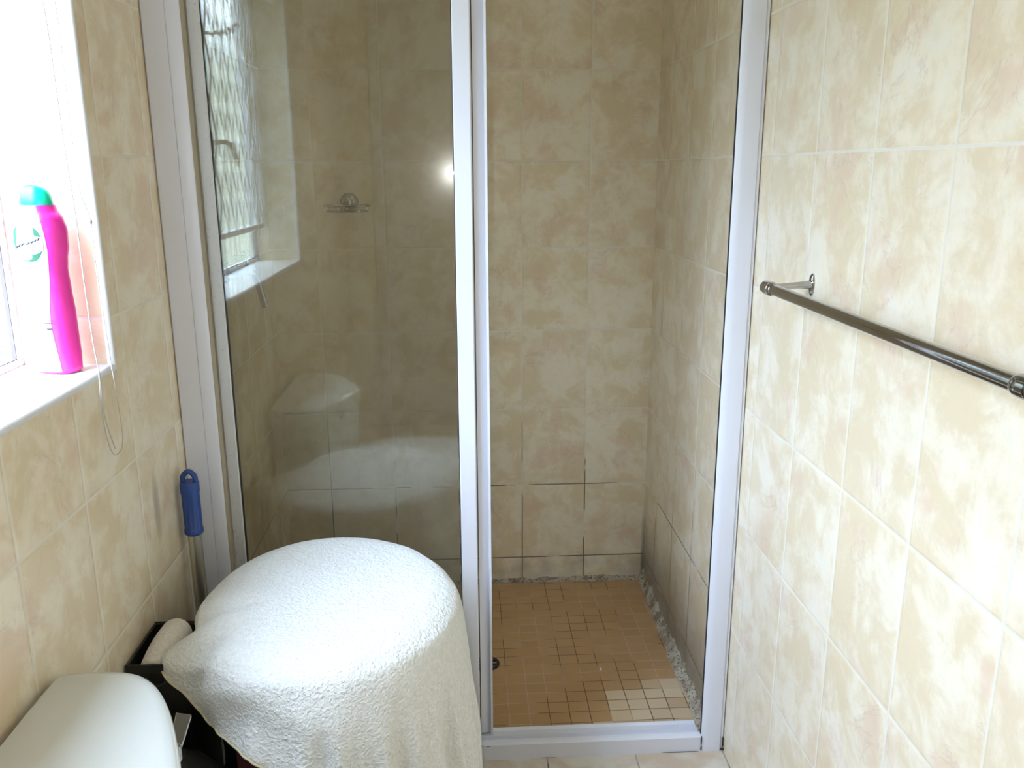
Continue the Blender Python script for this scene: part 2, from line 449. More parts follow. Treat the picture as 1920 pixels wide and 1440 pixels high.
# mouldy cement fillet where shower floor meets walls
def fillet(name, p0, p1, inward, w0, w1, h0, h1, seed):
    bm = BM(); n = 90
    p0 = Vector(p0); p1 = Vector(p1); inw = Vector(inward); rows = []
    for i in range(n + 1):
        t = i / n; c = p0.lerp(p1, t)
        j = mn.noise(Vector((t * 22, seed, 0))) * 0.35 + mn.noise(Vector((t * 70, seed, 4))) * 0.3
        w = (w0 + (w1 - w0) * t) * (1 + j); h = (h0 + (h1 - h0) * t) * (1 + 0.8 * mn.noise(Vector((t * 30, seed, 9))))
        row = []
        for a, b in ((0, 1.0), (0.22, 0.80), (0.55, 0.42), (0.86, 0.15), (1.0, 0.0)):
            q = c + inw * (w * a) + Vector((0, 0, h * b + 0.0015 * mn.noise(Vector((t * 120, a * 9, seed)))))
            row.append(bm.verts.new(q))
        row.append(bm.verts.new(c + Vector((0, 0, -0.002))))
        rows.append(row)
    for a, b in zip(rows, rows[1:]):
        for k in range(6): bm.faces.new((a[k], a[(k + 1) % 6], b[(k + 1) % 6], b[k]))
    bm.faces.new(rows[0]); bm.faces.new(rows[-1][::-1])
    o = structure(finish(name, bm, 'cement')); o.location = (0, 0, 0); return o
fillet('trim_1', (0, -0.005, ZS), (0, -0.84, ZS), (-1, 0, 0), 0.018, 0.026, 0.030, 0.018, 3.3)
fillet('trim_2', (XL, 0, ZS), (0, 0, ZS), (0, -1, 0), 0.012, 0.020, 0.006, 0.010, 8.1)

# window reveal edging and sill
bm = BM(); box(bm, XL - T + 0.002, XL + 0.003, WY0, WY1, WZ0 - 0.012, WZ0)
sill = structure(finish('trim_3', bm, simple('white_sill_tile', (0.80, 0.78, 0.73), 0.25), bev=0.004))
bm = BM(); tube(bm, [(XL - 0.003, WY1 + 0.001, WZ0 - 0.01), (XL - 0.003, WY1 + 0.001, WZ1)], 0.0062, 16)
structure(finish('trim_4', bm, 'white_gloss'))
bm = BM(); tube(bm, [(XL - 0.003, WY0 - 0.001, WZ0 - 0.01), (XL - 0.003, WY0 - 0.001, WZ1)], 0.0062, 16)
structure(finish('trim_5', bm, 'white_gloss'))
bm = BM(); tube(bm, [(XL - 0.003, WY0, WZ0 - 0.0065), (XL - 0.003, WY1, WZ0 - 0.0065)], 0.0068, 16)
structure(finish('trim_6', bm, 'white_gloss'))

# ------------------------------------------------------------------ the steel window
XW = -1.272                                   # inner face of the window frame
bm = BM()
fw = 0.010; X0, X1 = XW - 0.026, XW
box(bm, X0, X1, WY0, WY1, WZ0, WZ0 + fw); box(bm, X0, X1, WY0, WY1, WZ1 - fw, WZ1)
box(bm, X0, X1, WY1 - fw, WY1, WZ0 + fw, WZ1 - fw); box(bm, X0, X1, WY0, WY0 + fw, WZ0 + fw, WZ1 - fw)
box(bm, X0, X1, -1.66, -1.635, WZ0 + fw, WZ1 - fw)
t = NT('rust_edged_white_steel')
P = t.pos()
b = t.bsdf(Base_Color=t.mix(t.math('MULTIPLY', t.ss(t.noise(P, 70.0, 4.0, 0.7), 0.50, 0.64), 0.8), (0.70, 0.66, 0.64), (0.30, 0.24, 0.22)), Roughness=0.5)
M['rusty'] = t.done(b.outputs[0])
win = structure(finish('window_1', bm, 'rusty', bev=0.002))
def wpart(name, bm, mat, parent=None, **kw):
    o = finish(name, bm, mat, parent or win, **kw); return o
for y0, y1 in ((WY0 + fw, -1.66), (-1.635, WY1 - fw)):
    bm = BM(); box(bm, XW - 0.017, XW - 0.012, y0, y1, WZ0 + fw, WZ1 - fw)
    wpart('pane', bm, 'window_glass', smooth=False)
    bm = BM(); xa, xb, e3 = XW - 0.012, XW - 0.006, 0.0016
    ring_ = []
    for g_, x_ in ((0, xa), (0, xb), (e3, xb), (e3, xa)):
        ring_.append([bm.verts.new((x_, y_, z_)) for y_, z_ in ((y0 + g_, WZ0 + fw + g_), (y1 - g_, WZ0 + fw + g_), (y1 - g_, WZ1 - fw - g_), (y0 + g_, WZ1 - fw - g_))])
    for a in range(4):
        for k_ in range(4):
            A_, B_ = ring_[a], ring_[(a + 1) % 4]
            bm.faces.new((A_[k_], A_[(k_ + 1) % 4], B_[(k_ + 1) % 4], B_[k_]))
    wpart('putty_line', bm, 'putty')
bm = BM()                                     # casement sash around the near pane
a0, a1, c0, c1 = WY0 + fw + 0.002, -1.662, 1.030, WZ1 - fw - 0.002
for y0, y1, z0, z1 in ((a0, a1, c0, c0 + 0.02), (a0, a1, c1 - 0.02, c1), (a0, a0 + 0.02, c0 + 0.02, c1 - 0.02), (a1 - 0.02, a1, c0 + 0.02, c1 - 0.02)):
    box(bm, XW - 0.011, XW + 0.008, y0, y1, z0, z1)
wpart('sash', bm, 'steel_paint', bev=0.002)
def wthing_handle(y, z):
    bm = BM(); box(bm, XW + 0.008, XW + 0.014, y - 0.012, y + 0.012, z - 0.03, z + 0.03)
    h = wpart('casement_handle', bm, 'brass', bev=0.002)
    bm = BM(); tube(bm, catmull([(XW + 0.014, y, z), (XW + 0.045, y - 0.004, z + 0.002), (XW + 0.056, y - 0.03, z - 0.012), (XW + 0.052, y - 0.10, z - 0.06)]), [0.007] * 13 + [0.005] * 6, 10)
    wpart('lever', bm, 'brass', h)
wthing_handle(-1.675, 1.30)
bm = BM(); box(bm, XW + 0.008, XW + 0.013, -1.69, -1.67, 1.56, 1.60)
tube(bm, [(XW + 0.012, -1.68, 1.585), (XW + 0.06, -1.70, 1.59), (XW + 0.07, -1.82, 1.63)], 0.005, 8)
wpart('stay', bm, 'brass')
# expanding burglar grille, fixed inside the casement
gx = XW + 0.030
gr = thing('security_grille', (gx, -1.92, 1.045), 'white diamond-lattice security grille inside the window, seen mirrored in the shower glass', 'grille')
bm = BM(); box(bm, gx - 0.004, gx + 0.004, -2.142, -1.60, 1.040, 1.054); part('bottom_rail', bm, 'steel_paint', gr, bev=0.001)
bm = BM(); box(bm, gx - 0.004, gx + 0.004, -2.142, -1.60, 1.766, 1.778); part('top_rail', bm, 'steel_paint', gr, bev=0.001)
bm = BM(); box(bm, gx - 0.004, gx + 0.004, -2.142, -2.128, 1.054, 1.766); part('side_bar', bm, 'steel_paint', gr, bev=0.001)
bm = BM()
zb, zt = 1.054, 1.766
for s, xo in ((1, 0.0022), (-1, -0.0022)):
    for i in range(-4, 9):
        # lattice strips, each clipped to the rails
        ya = -2.128 + i * 0.085; sl = s * 0.36 / (zt - zb)
        za, zz = zb, zt; yb = ya + sl * (zt - zb)
        def clip(y0, z0, y1, z1, lo, hi):
            out = []
            for (pa, pb) in (((y0, z0), (y1, z1)),):
                (ya_, za_), (yb_, zb_) = pa, pb
                if ya_ > yb_: ya_, za_, yb_, zb_ = yb_, zb_, ya_, za_
                if yb_ <= lo or ya_ >= hi: return None
                if ya_ < lo: za_ += (lo - ya_) / (yb_ - ya_) * (zb_ - za_); ya_ = lo
                if yb_ > hi: zb_ = za_ + (hi - ya_) / (yb_ - ya_) * (zb_ - za_); yb_ = hi
                return ya_, za_, yb_, zb_
        r = clip(ya + (0.0 if s > 0 else 0.085), zb, yb + (0.0 if s > 0 else 0.085), zt, -2.128, -1.60)
        if not r: continue
        y0, z0, y1, z1 = r
        d = Vector((0, y1 - y0, z1 - z0))
        if d.length < 0.01: continue
        nrm = Vector((0, -d.z, d.y)).normalized() * 0.0062
        c = [Vector((gx + xo, y0, z0)) - nrm, Vector((gx + xo, y0, z0)) + nrm, Vector((gx + xo, y1, z1)) + nrm, Vector((gx + xo, y1, z1)) - nrm]
        f = [bm.verts.new(q - Vector((0.0015, 0, 0))) for q in c] + [bm.verts.new(q + Vector((0.0015, 0, 0))) for q in c]
        for q in ((0, 1, 2, 3), (7, 6, 5, 4), (0, 4, 5, 1), (1, 5, 6, 2), (2, 6, 7, 3), (3, 7, 4, 0)): bm.faces.new([f[i_] for i_ in q])
part('lattice', bm, 'steel_paint', gr)

# roller blind pulled up at the window head, and its cord
bl = thing('roller_blind', (-1.165, -1.675, 1.765), 'white roller blind rolled up at the top of the window', 'blind')
bm = BM(); tube(bm, [(-1.165, WY0 + 0.02, 1.768), (-1.165, WY1 - 0.09, 1.768)], 0.027, 24); part('roll', bm, 'white_gloss', bl)
for y in (WY0 + 0.01, WY1 - 0.075):
    bm = BM(); box(bm, -1.185, -1.145, y - 0.004, y + 0.004, 1.745, WZ1 - 0.001); part('bracket', bm, 'white_gloss', bl)
cd = thing('blind_cord', (-1.118, -1.27, 0.80), 'thin looped blind cord hanging over the window sill edge', 'cord')
XC = -1.118
top = [(-1.150, -1.313, 1.742), (-1.135, -1.311, 1.62)]
a = [(-1.309, 1.444), (-1.302, 1.325), (-1.299, 1.248), (-1.292, 1.168), (-1.291, 1.07), (-1.287, 0.983), (-1.279, 0.932), (-1.279, 0.866), (-1.256, 0.806)]
bm = BM(); tube(bm, catmull(top + [(XC, y, z) for y, z in a]), 0.0009, 6); part('cord_strand', bm, 'cord', cd)
b_ = [(-1.273, 1.451), (-1.272, 1.313), (-1.27, 1.207), (-1.244, 1.154), (-1.245, 1.088), (-1.234, 0.939), (-1.231, 0.921), (-1.222, 0.827), (-1.23, 0.8)]
bm = BM(); tube(bm, catmull([(-1.150, -1.275, 1.742), (-1.135, -1.274, 1.62)] + [(XC, y, z) for y, z in b_]), 0.0008, 6)
part('cord_strand', bm, 'cord', cd)
c_ = [(-1.279, 0.94), (-1.286, 0.885), (-1.281, 0.833), (-1.266, 0.802), (-1.247, 0.795), (-1.230, 0.800)]
bm = BM(); tube(bm, catmull([(XC, y, z) for y, z in c_]), 0.0009, 6); part('cord_strand', bm, 'cord', cd)
bm = BM(); lathe(bm, (XC, -1.244, 1.150), (0, 0, 1), [(0, 0.0010), (0.002, 0.0018), (0.005, 0.0018), (0.007, 0.0009)], 12); part('cord_knot', bm, 'brass', cd)

# ================================================================== shower enclosure
YF = -0.905
fr_ = thing('shower_enclosure', (-0.567, YF, ZF), 'white aluminium frame fixed between the walls around the shower opening', 'shower enclosure')
bm = BM()                                     # left jamb: stepped channel
extrude_xy(bm, [(XL + 0.0005, YF + 0.004), (XL + 0.004, YF), (-1.0905, YF), (-1.0895, YF + 0.0018), (-1.0885, YF), (-1.068, YF), (-1.064, YF + 0.003), (-1.064, YF + 0.030), (-1.070, YF + 0.030), (-1.070, -0.845), (XL + 0.0005, -0.845)], ZF, 1.90)
part('left_jamb', bm, 'white_alu', fr_)
bm = BM(); box(bm, -1.0645, -1.0625, YF + 0.004, YF + 0.028, ZF, 1.90)  # tan strip over the inner side of the channel
part('channel_strip', bm, simple('tan_channel_strip', (0.42, 0.36, 0.25), 0.5), fr_, label='tan strip inside the left channel')
bm = BM()                                     # right jamb
extrude_xy(bm, [(-0.0005, YF + 0.006), (-0.0035, YF + 0.002), (-0.008, YF + 0.003), (-0.010, YF), (-0.038, YF - 0.002), (-0.048, YF), (-0.053, YF + 0.004), (-0.052, YF + 0.006), (-0.030, YF + 0.007), (-0.030, -0.850), (-0.0005, -0.850)], ZF, 1.90)
part('right_jamb', bm, 'white_alu', fr_)
bm = BM(); box(bm, -0.0545, -0.0510, YF + 0.0062, YF + 0.0092, -0.016, 1.90)
part('rubber_seal', bm, 'rubber', fr_, label='black rubber seal strip')
bm = BM()                                     # threshold: front upstand and recessed track
def extr_x(bm, pts, x0, x1):
    a = [bm.verts.new((x0, y, z)) for y, z in pts]; b = [bm.verts.new((x1, y, z)) for y, z in pts]; n = len(pts)
    for i in range(n): bm.faces.new((a[i], a[(i + 1) % n], b[(i + 1) % n], b[i]))
    bm.faces.new(a[::-1]); bm.faces.new(b)
extr_x(bm, [(YF, ZF), (YF, -0.021), (YF + 0.003, -0.018), (YF + 0.014, -0.016), (YF + 0.017, -0.024), (YF + 0.028, -0.026), (YF + 0.030, -0.018), (YF + 0.033, -0.018), (YF + 0.036, -0.026), (-0.848, -0.026), (-0.843, -0.020), (-0.843, ZS)], -1.064, -0.0535)
part('threshold', bm, 'white_alu', fr_)
bm = BM(); box(bm, -1.064, -0.053, YF, -0.848, 1.85, 1.90); part('head_rail', bm, 'white_alu', fr_, bev=0.002)
# black grime at joints
t = NT('black_mildew'); P = t.pos()
tr = t.n('ShaderNodeBsdfTransparent'); df = t.n('ShaderNodeBsdfDiffuse'); df.inputs[0].default_value = (0.03, 0.027, 0.022, 1)
mx = t.n('ShaderNodeMixShader'); t.put(mx.inputs[0], t.ss(t.noise(P, 90.0, 4.0, 0.7), 0.48, 0.58))
t.t.links.new(tr.outputs[0], mx.inputs[1]); t.t.links.new(df.outputs[0], mx.inputs[2])
M['mildew'] = t.done(mx.outputs[0])
M['grime'] = simple('black_grime', (0.045, 0.04, 0.032), 0.9)
def dab(bm, p, r, seed, n=16):
    """small flat irregular blob"""
    lathe_pts = []
    c = Vector(p)
    top = bm.verts.new(c + Vector((0, -0.0008, 0.0008)))
    ring = [bm.verts.new(c + Vector((math.cos(q) * r[0] * (1 + 0.5 * mn.noise(Vector((math.cos(q), math.sin(q), seed)))), 0, math.sin(q) * r[1] * (1 + 0.5 * mn.noise(Vector((math.sin(q), math.cos(q), seed))))))) for q in [2 * math.pi * i / n for i in range(n)]]
    for i in range(n): bm.faces.new((ring[i], ring[(i + 1) % n], top))
for i, (x, z, a, b__) in enumerate([(-0.0535, -0.030, 0.0016, 0.013), (-0.0530, -0.050, 0.0018, 0.007), (-0.5555, -0.021, 0.010, 0.002), (-0.5600, -0.028, 0.002, 0.007), (-0.535, -0.0235, 0.006, 0.0008), (-0.4, -0.058, 0.02, 0.0008), (-0.10, -0.0575, 0.04, 0.001), (-0.005, -0.054, 0.005, 0.004), (-0.004, -0.035, 0.0025, 0.015)]):
    bm = BM(); dab(bm, (x, YF - 0.0022, z + 0.002), (a, b__), i * 3.3)
    part('mildew_mark', bm, 'grime', fr_, label='black mildew mark at a frame joint')

def stile(bm, x0, x1, y0, y1, z0, z1, lip=False):
    if lip:
        extrude_xy(bm, [(x0, y0), (x0 + 0.010, y0 + 0.001), (x1 - 0.007, y0 + 0.006), (x1 - 0.005, y0 + 0.006), (x1 - 0.0045, y0 - 0.006), (x1, y0 - 0.006), (x1, y1), (x0, y1)], z0, z1)
    else:
        extrude_xy(bm, [(x0, y0 + 0.002), (x0 + 0.002, y0), (x1 - 0.002, y0), (x1, y0 + 0.002), (x1, y1), (x0, y1)], z0, z1)
def leaf(name, x0, x1, y0, y1, z0, z1, label, lip=False, lw=0.030, rw=0.034):
    L = thing(name, ((x0 + x1) / 2, y0, z0), label, 'shower door', 'sliding shower door leaves')
    bm = BM(); stile(bm, x0, x0 + lw, y0, y1, z0, z1); part('stile', bm, 'grubby_alu' if not lip else 'white_alu', L)
    bm = BM(); stile(bm, x1 - rw, x1, y0, y1, z0, z1, lip); part('stile', bm, 'white_alu', L)
    bm = BM(); box(bm, x0 + lw, x1 - rw, y0 + 0.001, y1 - 0.001, z0, z0 + 0.035); part('bottom_rail', bm, 'white_alu', L, bev=0.001)
    bm = BM(); box(bm, x0 + lw, x1 - rw, y0 + 0.001, y1 - 0.001, z1 - 0.035, z1); part('top_rail', bm, 'white_alu', L, bev=0.001)
    ym = (y0 + y1) / 2
    bm = BM(); box(bm, x0 + lw, x1 - rw, ym - 0.002, ym + 0.002, z0 + 0.035, z1 - 0.035)
    part('glass_pane', bm, 'glass', L, smooth=False)
    bm = BM(); box(bm, x0 + lw, x0 + lw + 0.0014, ym - 0.0035, ym + 0.0035, z0 + 0.035, z1 - 0.035)
    box(bm, x1 - rw - 0.0014, x1 - rw, ym - 0.0035, ym + 0.0035, z0 + 0.035, z1 - 0.035)
    part('gasket', bm, 'rubber', L, label='black glazing gasket')
    return L
leaf('sliding_shower_door', -1.0615, -0.5520, -0.8748, -0.8602, -0.022, 1.862, 'front clear glass shower door leaf on the left, behind the towel-covered basket', lw=0.0235, rw=0.034)
leaf('sliding_shower_door', -1.052, -0.5225, -0.8575, -0.8445, -0.022, 1.862, 'rear clear glass shower door leaf slid open behind the front one, white edge by the opening', lip=True, lw=0.010, rw=0.0265)

# ------------------------------------------------------------------ drain, crumb
dr = thing('floor_drain', (-0.528, -0.481, ZS), 'dark round metal drain grate in the brown mosaic shower floor', 'drain')
bm = BM(); lathe(bm, (-0.528, -0.481, ZS), (0, 0, 1), [(0, 0.036), (0.002, 0.036), (0.003, 0.034), (0.003, 0.027), (0.0012, 0.0265), (0.0012, 0.0)], 40, True, False); part('ring', bm, 'drain', dr)
bm = BM()
for i in range(8):
    q = i * math.pi / 4
    x, y = math.cos(q), math.sin(q)
    tube(bm, [(-0.528 + 0.005 * x, -0.481 + 0.005 * y, ZS + 0.0024), (-0.528 + 0.027 * x, -0.481 + 0.027 * y, ZS + 0.0024)], 0.0013, 6)
lathe(bm, (-0.528, -0.481, ZS + 0.001), (0, 0, 1), [(0, 0.007), (0.0025, 0.007), (0.003, 0.005)], 16)
part('grate', bm, 'chrome', dr)
bm = BM(); lathe(bm, (-0.2215, -0.5275, ZS), (0, 0, 1), [(0, 0.003), (0.002, 0.004), (0.004, 0.002)], 10, sx=1.9, sy=0.8)
tag(finish('soap_crumb', bm, 'crumb'), 'tiny white crumb of soap lying on the brown mosaic shower floor', 'soap')

# ------------------------------------------------------------------ soap dish
sd = thing('soap_dish', (-0.899, 0, 1.126), 'chrome wire soap dish on a round mount on the far shower wall', 'soap dish')
bm = BM(); lathe(bm, (-0.899, 0, 1.136), (0, -1, 0), [(0, 0.0265), (0.003, 0.0265), (0.008, 0.024), (0.012, 0.016), (0.014, 0.012), (0.03, 0.011), (0.036, 0.013), (0.044, 0.0145), (0.052, 0.012), (0.056, 0.006)], 28)
part('wall_mount', bm, 'chrome', sd)
bm = BM()
def loop_pts(rx, ry, z, cy, n=40):
    return [(-0.899 + rx * math.copysign(abs(math.cos(q)) ** 0.75, math.cos(q)), cy + ry * math.copysign(abs(math.sin(q)) ** 0.75, math.sin(q)), z) for q in [2 * math.pi * i / n for i in range(n + 1)]]
tube(bm, loop_pts(0.064, 0.040, 1.127, -0.056), 0.0032, 8, False)
tube(bm, loop_pts(0.057, 0.034, 1.112, -0.056), 0.0028, 8, False)
for i in range(9):
    x = -0.899 + (i - 4) * 0.0115
    yy = 0.034 * (1 - ((i - 4) / 5.6) ** 2) ** 0.4
    tube(bm, [(x, -0.056 - yy, 1.112), (x, -0.056, 1.110), (x, -0.056 + yy, 1.112)], 0.0020, 6)
for i in range(8):
    q = 2 * math.pi * (i + 0.5) / 8
    tube(bm, [(-0.899 + 0.063 * math.cos(q), -0.056 + 0.040 * math.sin(q), 1.127), (-0.899 + 0.056 * math.cos(q), -0.056 + 0.034 * math.sin(q), 1.112)], 0.0016, 6)
part('wire_basket', bm, 'chrome', sd)

# ------------------------------------------------------------------ shower mixer on the left wall
ym = -0.50
mx_ = thing('shower_tap', (XL, ym, 1.0), 'chrome tap with cross handle and downward spout on the left shower wall', 'tap')
bm = BM(); lathe(bm, (XL, ym, 0.995), (1, 0, 0.05), [(0, 0.028), (0.004, 0.027), (0.008, 0.017), (0.030, 0.014), (0.052, 0.014), (0.060, 0.016), (0.068, 0.012)], 24)
part('tap_body', bm, 'chrome', mx_)
bm = BM(); tube(bm, catmull([(XL + 0.052, ym, 1.000), (XL + 0.066, ym, 0.992), (XL + 0.075, ym, 0.965), (XL + 0.083, ym, 0.93), (XL + 0.088, ym, 0.908)]), 0.0085, 16)
part('spout', bm, 'chrome', mx_)
bm = BM(); tube(bm, [(XL + 0.050, ym, 1.005), (XL + 0.052, ym, 1.038)], 0.007, 14)
lathe(bm, (XL + 0.052, ym, 1.036), (0, 0, 1), [(0, 0.010), (0.004, 0.011), (0.008, 0.008)], 18)
for i in range(4):
    q = math.pi / 2 * i + 0.35
    p0 = Vector((XL + 0.052, ym, 1.028)); d = Vector((math.cos(q), math.sin(q), 0))
    tube(bm, [p0, p0 + d * 0.018, p0 + d * 0.028], [0.0035, 0.0042, 0.005], 10)
part('cross_handle', bm, 'chrome', mx_)

# ------------------------------------------------------------------ towel rail
tr_ = thing('towel_rail', (0, -1.19, 1.035), 'chrome towel rail with round end caps on the right-hand tiled wall', 'towel rail')
XB, ZB = -0.070, 1.035
bm = BM(); tube(bm, [(XB, -1.172, ZB), (XB, -1.86, ZB)], 0.0092, 28); part('rail', bm, 'chrome', tr_)
for yc, s in ((-1.188, 1), (-1.845, -1)):
    bm = BM(); lathe(bm, (0, yc, ZB + 0.006), (-1, 0, 0), [(0, 0.0185), (0.0025, 0.0185), (0.005, 0.015), (0.006, 0.008)], 28, sx=0.45, sy=1.0)
    part('wall_plate', bm, 'chrome', tr_)
    bm = BM(); lathe(bm, (-0.004, yc, ZB + 0.006), (-1, 0, -0.06), [(0, 0.0070), (0.02, 0.0058), (0.05, 0.0052), (0.062, 0.0065)], 18)
    part('bracket_arm', bm, 'chrome', tr_)
    bm = BM(); lathe(bm, (XB, yc + 0.022 * s, ZB), (0, -s, 0), [(0, 0.008), (0.001, 0.0112), (0.012, 0.0118), (0.0125, 0.0102), (0.0145, 0.0102), (0.015, 0.0118), (0.026, 0.0118), (0.027, 0.0102), (0.032, 0.0112), (0.036, 0.0108), (0.038, 0.009)], 28)
    part('end_cap', bm, 'chrome', tr_)

# ------------------------------------------------------------------ mop
mop = thing('mop', (-1.106, -0.965, ZF), 'upright metal mop handle with blue ribbed grip standing in the corner beside the shower frame', 'mop')
xm, ymo = -1.108, -0.968
bm = BM(); tube(bm, [(xm + 0.004, ymo - 0.004, ZF + 0.03), (xm, ymo, 0.56)], 0.0128, 20); part('pole', bm, 'pole', mop)
bm = BM()
n = 48; rings = []
for z, r in [(0.535, 0.0150), (0.538, 0.0178), (0.546, 0.0180), (0.548, 0.0165), (0.62, 0.0168), (0.624, 0.0182), (0.628, 0.0176), (0.631, 0.0182), (0.635, 0.0176), (0.640, 0.0180), (0.644, 0.0165)]:
    ring = []
    for k_ in range(n):
        q = 2 * math.pi * k_ / n
        rr = r * (1 + (0.035 * math.cos(12 * q) if 0.547 < z < 0.621 else 0))
        ring.append(bm.verts.new((xm + rr * math.cos(q), ymo + rr * math.sin(q), z)))
    rings.append(ring)
for a, b in zip(rings, rings[1:]):
    for k_ in range(n): bm.faces.new((a[k_], a[(k_ + 1) % n], b[(k_ + 1) % n], b[k_]))
bm.faces.new(rings[0][::-1]); bm.faces.new(rings[-1])
g_ = part('grip', bm, 'grip', mop, label='blue ribbed plastic grip')
bm = BM(); tube(bm, catmull([(xm - 0.0115, ymo, 0.640), (xm - 0.011, ymo, 0.654), (xm, ymo, 0.664), (xm + 0.011, ymo, 0.654), (xm + 0.0115, ymo, 0.640)], 8), 0.0050, 12)
part('hanging_loop', bm, 'grip', g_)
bm = BM(); lathe(bm, (xm + 0.004, ymo - 0.004, ZF), (0, 0, 1), [(0, 0.02), (0.012, 0.022), (0.05, 0.018), (0.07, 0.0135)], 20); part('socket', bm, 'black_plastic', mop)

# ================================================================== basket and towel
CX, CY, RX, RY, ZL = -0.826, -1.166, 0.213, 0.232, 0.506
bk = thing('laundry_basket', (CX, CY, ZF), 'black round laundry basket hidden under the white towel beside the toilet', 'basket')
bm = BM(); prof = []
hh = 0.522
nb_ = 40
rings = []
for i in range(nb_ + 1):
    t_ = i / nb_; z = ZF + hh * t_
    s = 0.87 + 0.025 * t_ + (0.006 * math.sin(i * math.pi / 2.0) if 0 < i < nb_ - 2 else 0) + (0.015 if i > nb_ - 3 else 0)
    rings.append([bm.verts.new((CX + RX * s * math.cos(2 * math.pi * k_ / 64), CY + RY * s * math.sin(2 * math.pi * k_ / 64), z)) for k_ in range(64)])
for a, b in zip(rings, rings[1:]):
    for k_ in range(64): bm.faces.new((a[k_], a[(k_ + 1) % 64], b[(k_ + 1) % 64], b[k_]))
bm.faces.new(rings[0][::-1]); bm.faces.new(rings[-1])
part('basket_body', bm, 'black_plastic', bk)
bm = BM(); rings = []
for s, z in ((0.905, ZF + hh), (0.908, ZF + hh + 0.008), (0.88, ZF + hh + 0.0115), (0.0, ZF + hh + 0.0120)):
    rings.append([bm.verts.new((CX + RX * max(s, 1e-4) * math.cos(2 * math.pi * k_ / 64), CY + RY * max(s, 1e-4) * math.sin(2 * math.pi * k_ / 64), z)) for k_ in range(64)])
for a, b in zip(rings, rings[1:]):
    for k_ in range(64): bm.faces.new((a[k_], a[(k_ + 1) % 64], b[(k_ + 1) % 64], b[k_]))
bm.faces.new(rings[0][::-1])
part('basket_lid', bm, 'black_plastic', bk)
bm = BM()
for i in range(9):
    pass
rr_ = []
for q0 in [math.radians(d) for d in range(234, 265, 3)]:
    rr_.append([bm.verts.new((CX + (RX * 0.93 + o_) * math.cos(q0), CY + (RY * 0.93 + o_) * math.sin(q0), z)) for o_, z in ((0.002, 0.22), (0.009, 0.225), (0.010, 0.335), (0.002, 0.345))])
for a, b in zip(rr_, rr_[1:]):
    for k_ in range(4): bm.faces.new((a[k_], a[(k_ + 1) % 4], b[(k_ + 1) % 4], b[k_]))
bm.faces.new(rr_[0]); bm.faces.new(rr_[-1][::-1])
part('red_tag', bm, 'red_plastic', bk, label='dark red patch on the black basket')

# --- draped towel: disc on the lid, skirt that flares and folds
NTH = 420
def sm(x, a, b):
    t = min(1, max(0, (x - a) / (b - a))); return t * t * (3 - 2 * t)
def gs(x, c, w): 
    d = (x - c + 180) % 360 - 180
    return math.exp(-(d / w) ** 2)
HEM = [(0, .44), (30, .40), (60, .34), (90, .26), (120, .18), (150, .10), (170, .06), (188, .045), (200, .052), (206, .048), (212, .063), (216, .09), (220, .111), (224, .122), (232, .126), (240, .128), (248, .130), (252, .131), (256, .141), (260, .153), (264, .168), (268, .18), (276, .26), (288, .36), (310, .43), (340, .45), (360, .44)]
def hem(th):
    for (a, va), (b, vb) in zip(HEM, HEM[1:]):
        if a <= th <= b:
            t = (th - a) / (b - a); return va + (vb - va) * t
    return .3
def towel_point(th, s):
    """th degrees, s: 0 centre .. 1 rim, beyond 1: metres below the rim + 1"""
    q = math.radians(th); c, sn = math.cos(q), math.sin(q)
    if s <= 1:
        r = s
        x, y = CX + RX * r * c, CY + RY * r * sn
        z = ZL + 0.0035 * math.sin(7 * x + 5 * y) * r
        # shallow hollow and ridge running in from the left-hand fold
        d = sm(r, 0.45, 1.0)
        z += -0.012 * gs(th, 193, 5) * d + 0.005 * gs(th, 203, 7) * d - 0.020 * gs(th, 214, 10) * sm(r, 0.72, 1.0) + 0.004 * gs(th, 178, 9) * d
        z -= 0.006 * sm(r, 0.86, 1.0) ** 2
        z -= 0.014 * gs(th, 190, 42) * sm(r, 0.6, 1.0)
        z += 0.0016 * mn.noise(Vector((x * 18, y * 18, 2.0)))
        return Vector((x, y, z))
    d = s - 1
    base = towel_point(th, 1.0)
    # quick shoulder then near-vertical fall
    a = min(1.0, d / 0.022)
    out = 0.010 * math.sin(a * math.pi / 2)
    right = gs(th, 335, 62)
    front = gs(th, 265, 38)
    out += (0.025 * right + 0.009 * front) * (1 - math.exp(-d / 0.030)) + (0.050 * right + 0.10 * front + 0.015) * d
    # bulge to the left over the box
    out += (0.046 * gs(th, 205, 9) - 0.016 * gs(th, 192, 4)) * sm(d, 0.0, 0.035)
    out += -0.010 * gs(th, 218, 7) * sm(d, 0.01, 0.05)
    # hanging folds, deeper toward the hem
    A = sm(d, 0.05, 0.30)
    w = 1.3 * mn.noise(Vector((th / 24.0, 1.7, 0))) 
    fold = math.cos(math.radians(th) * 23 + w * 2.0) * 0.6 + math.cos(math.radians(th) * 37 + 1.1 + w) * 0.4
    fold = math.copysign(abs(fold) ** 0.8, fold)
    out += 0.016 * fold * A * (0.45 + 0.75 * gs(th, 295, 50))
    # slanting swags across the front left
    k = (th - 232) * 0.035 + d * 16
    out += 0.0080 * math.sin(k * 2.4) * gs(th, 236, 20) * sm(d, 0.01, 0.06)
    k = th * 0.05 - d * 20
    out += 0.0045 * math.sin(k * 2.1 + 0.6) * gs(th, 262, 24) * sm(d, 0.02, 0.09)
    out += 0.003 * mn.noise(Vector((math.cos(q) * 5, math.sin(q) * 5, d * 9))) * sm(d, 0, 0.05)
    drop = d - 0.004 * (1 - math.cos(a * math.pi / 2))
    x = base.x + out * c; y = base.y + out * sn
    z = base.z - drop + 0.004 * a * 0
    return Vector((x, y, z))
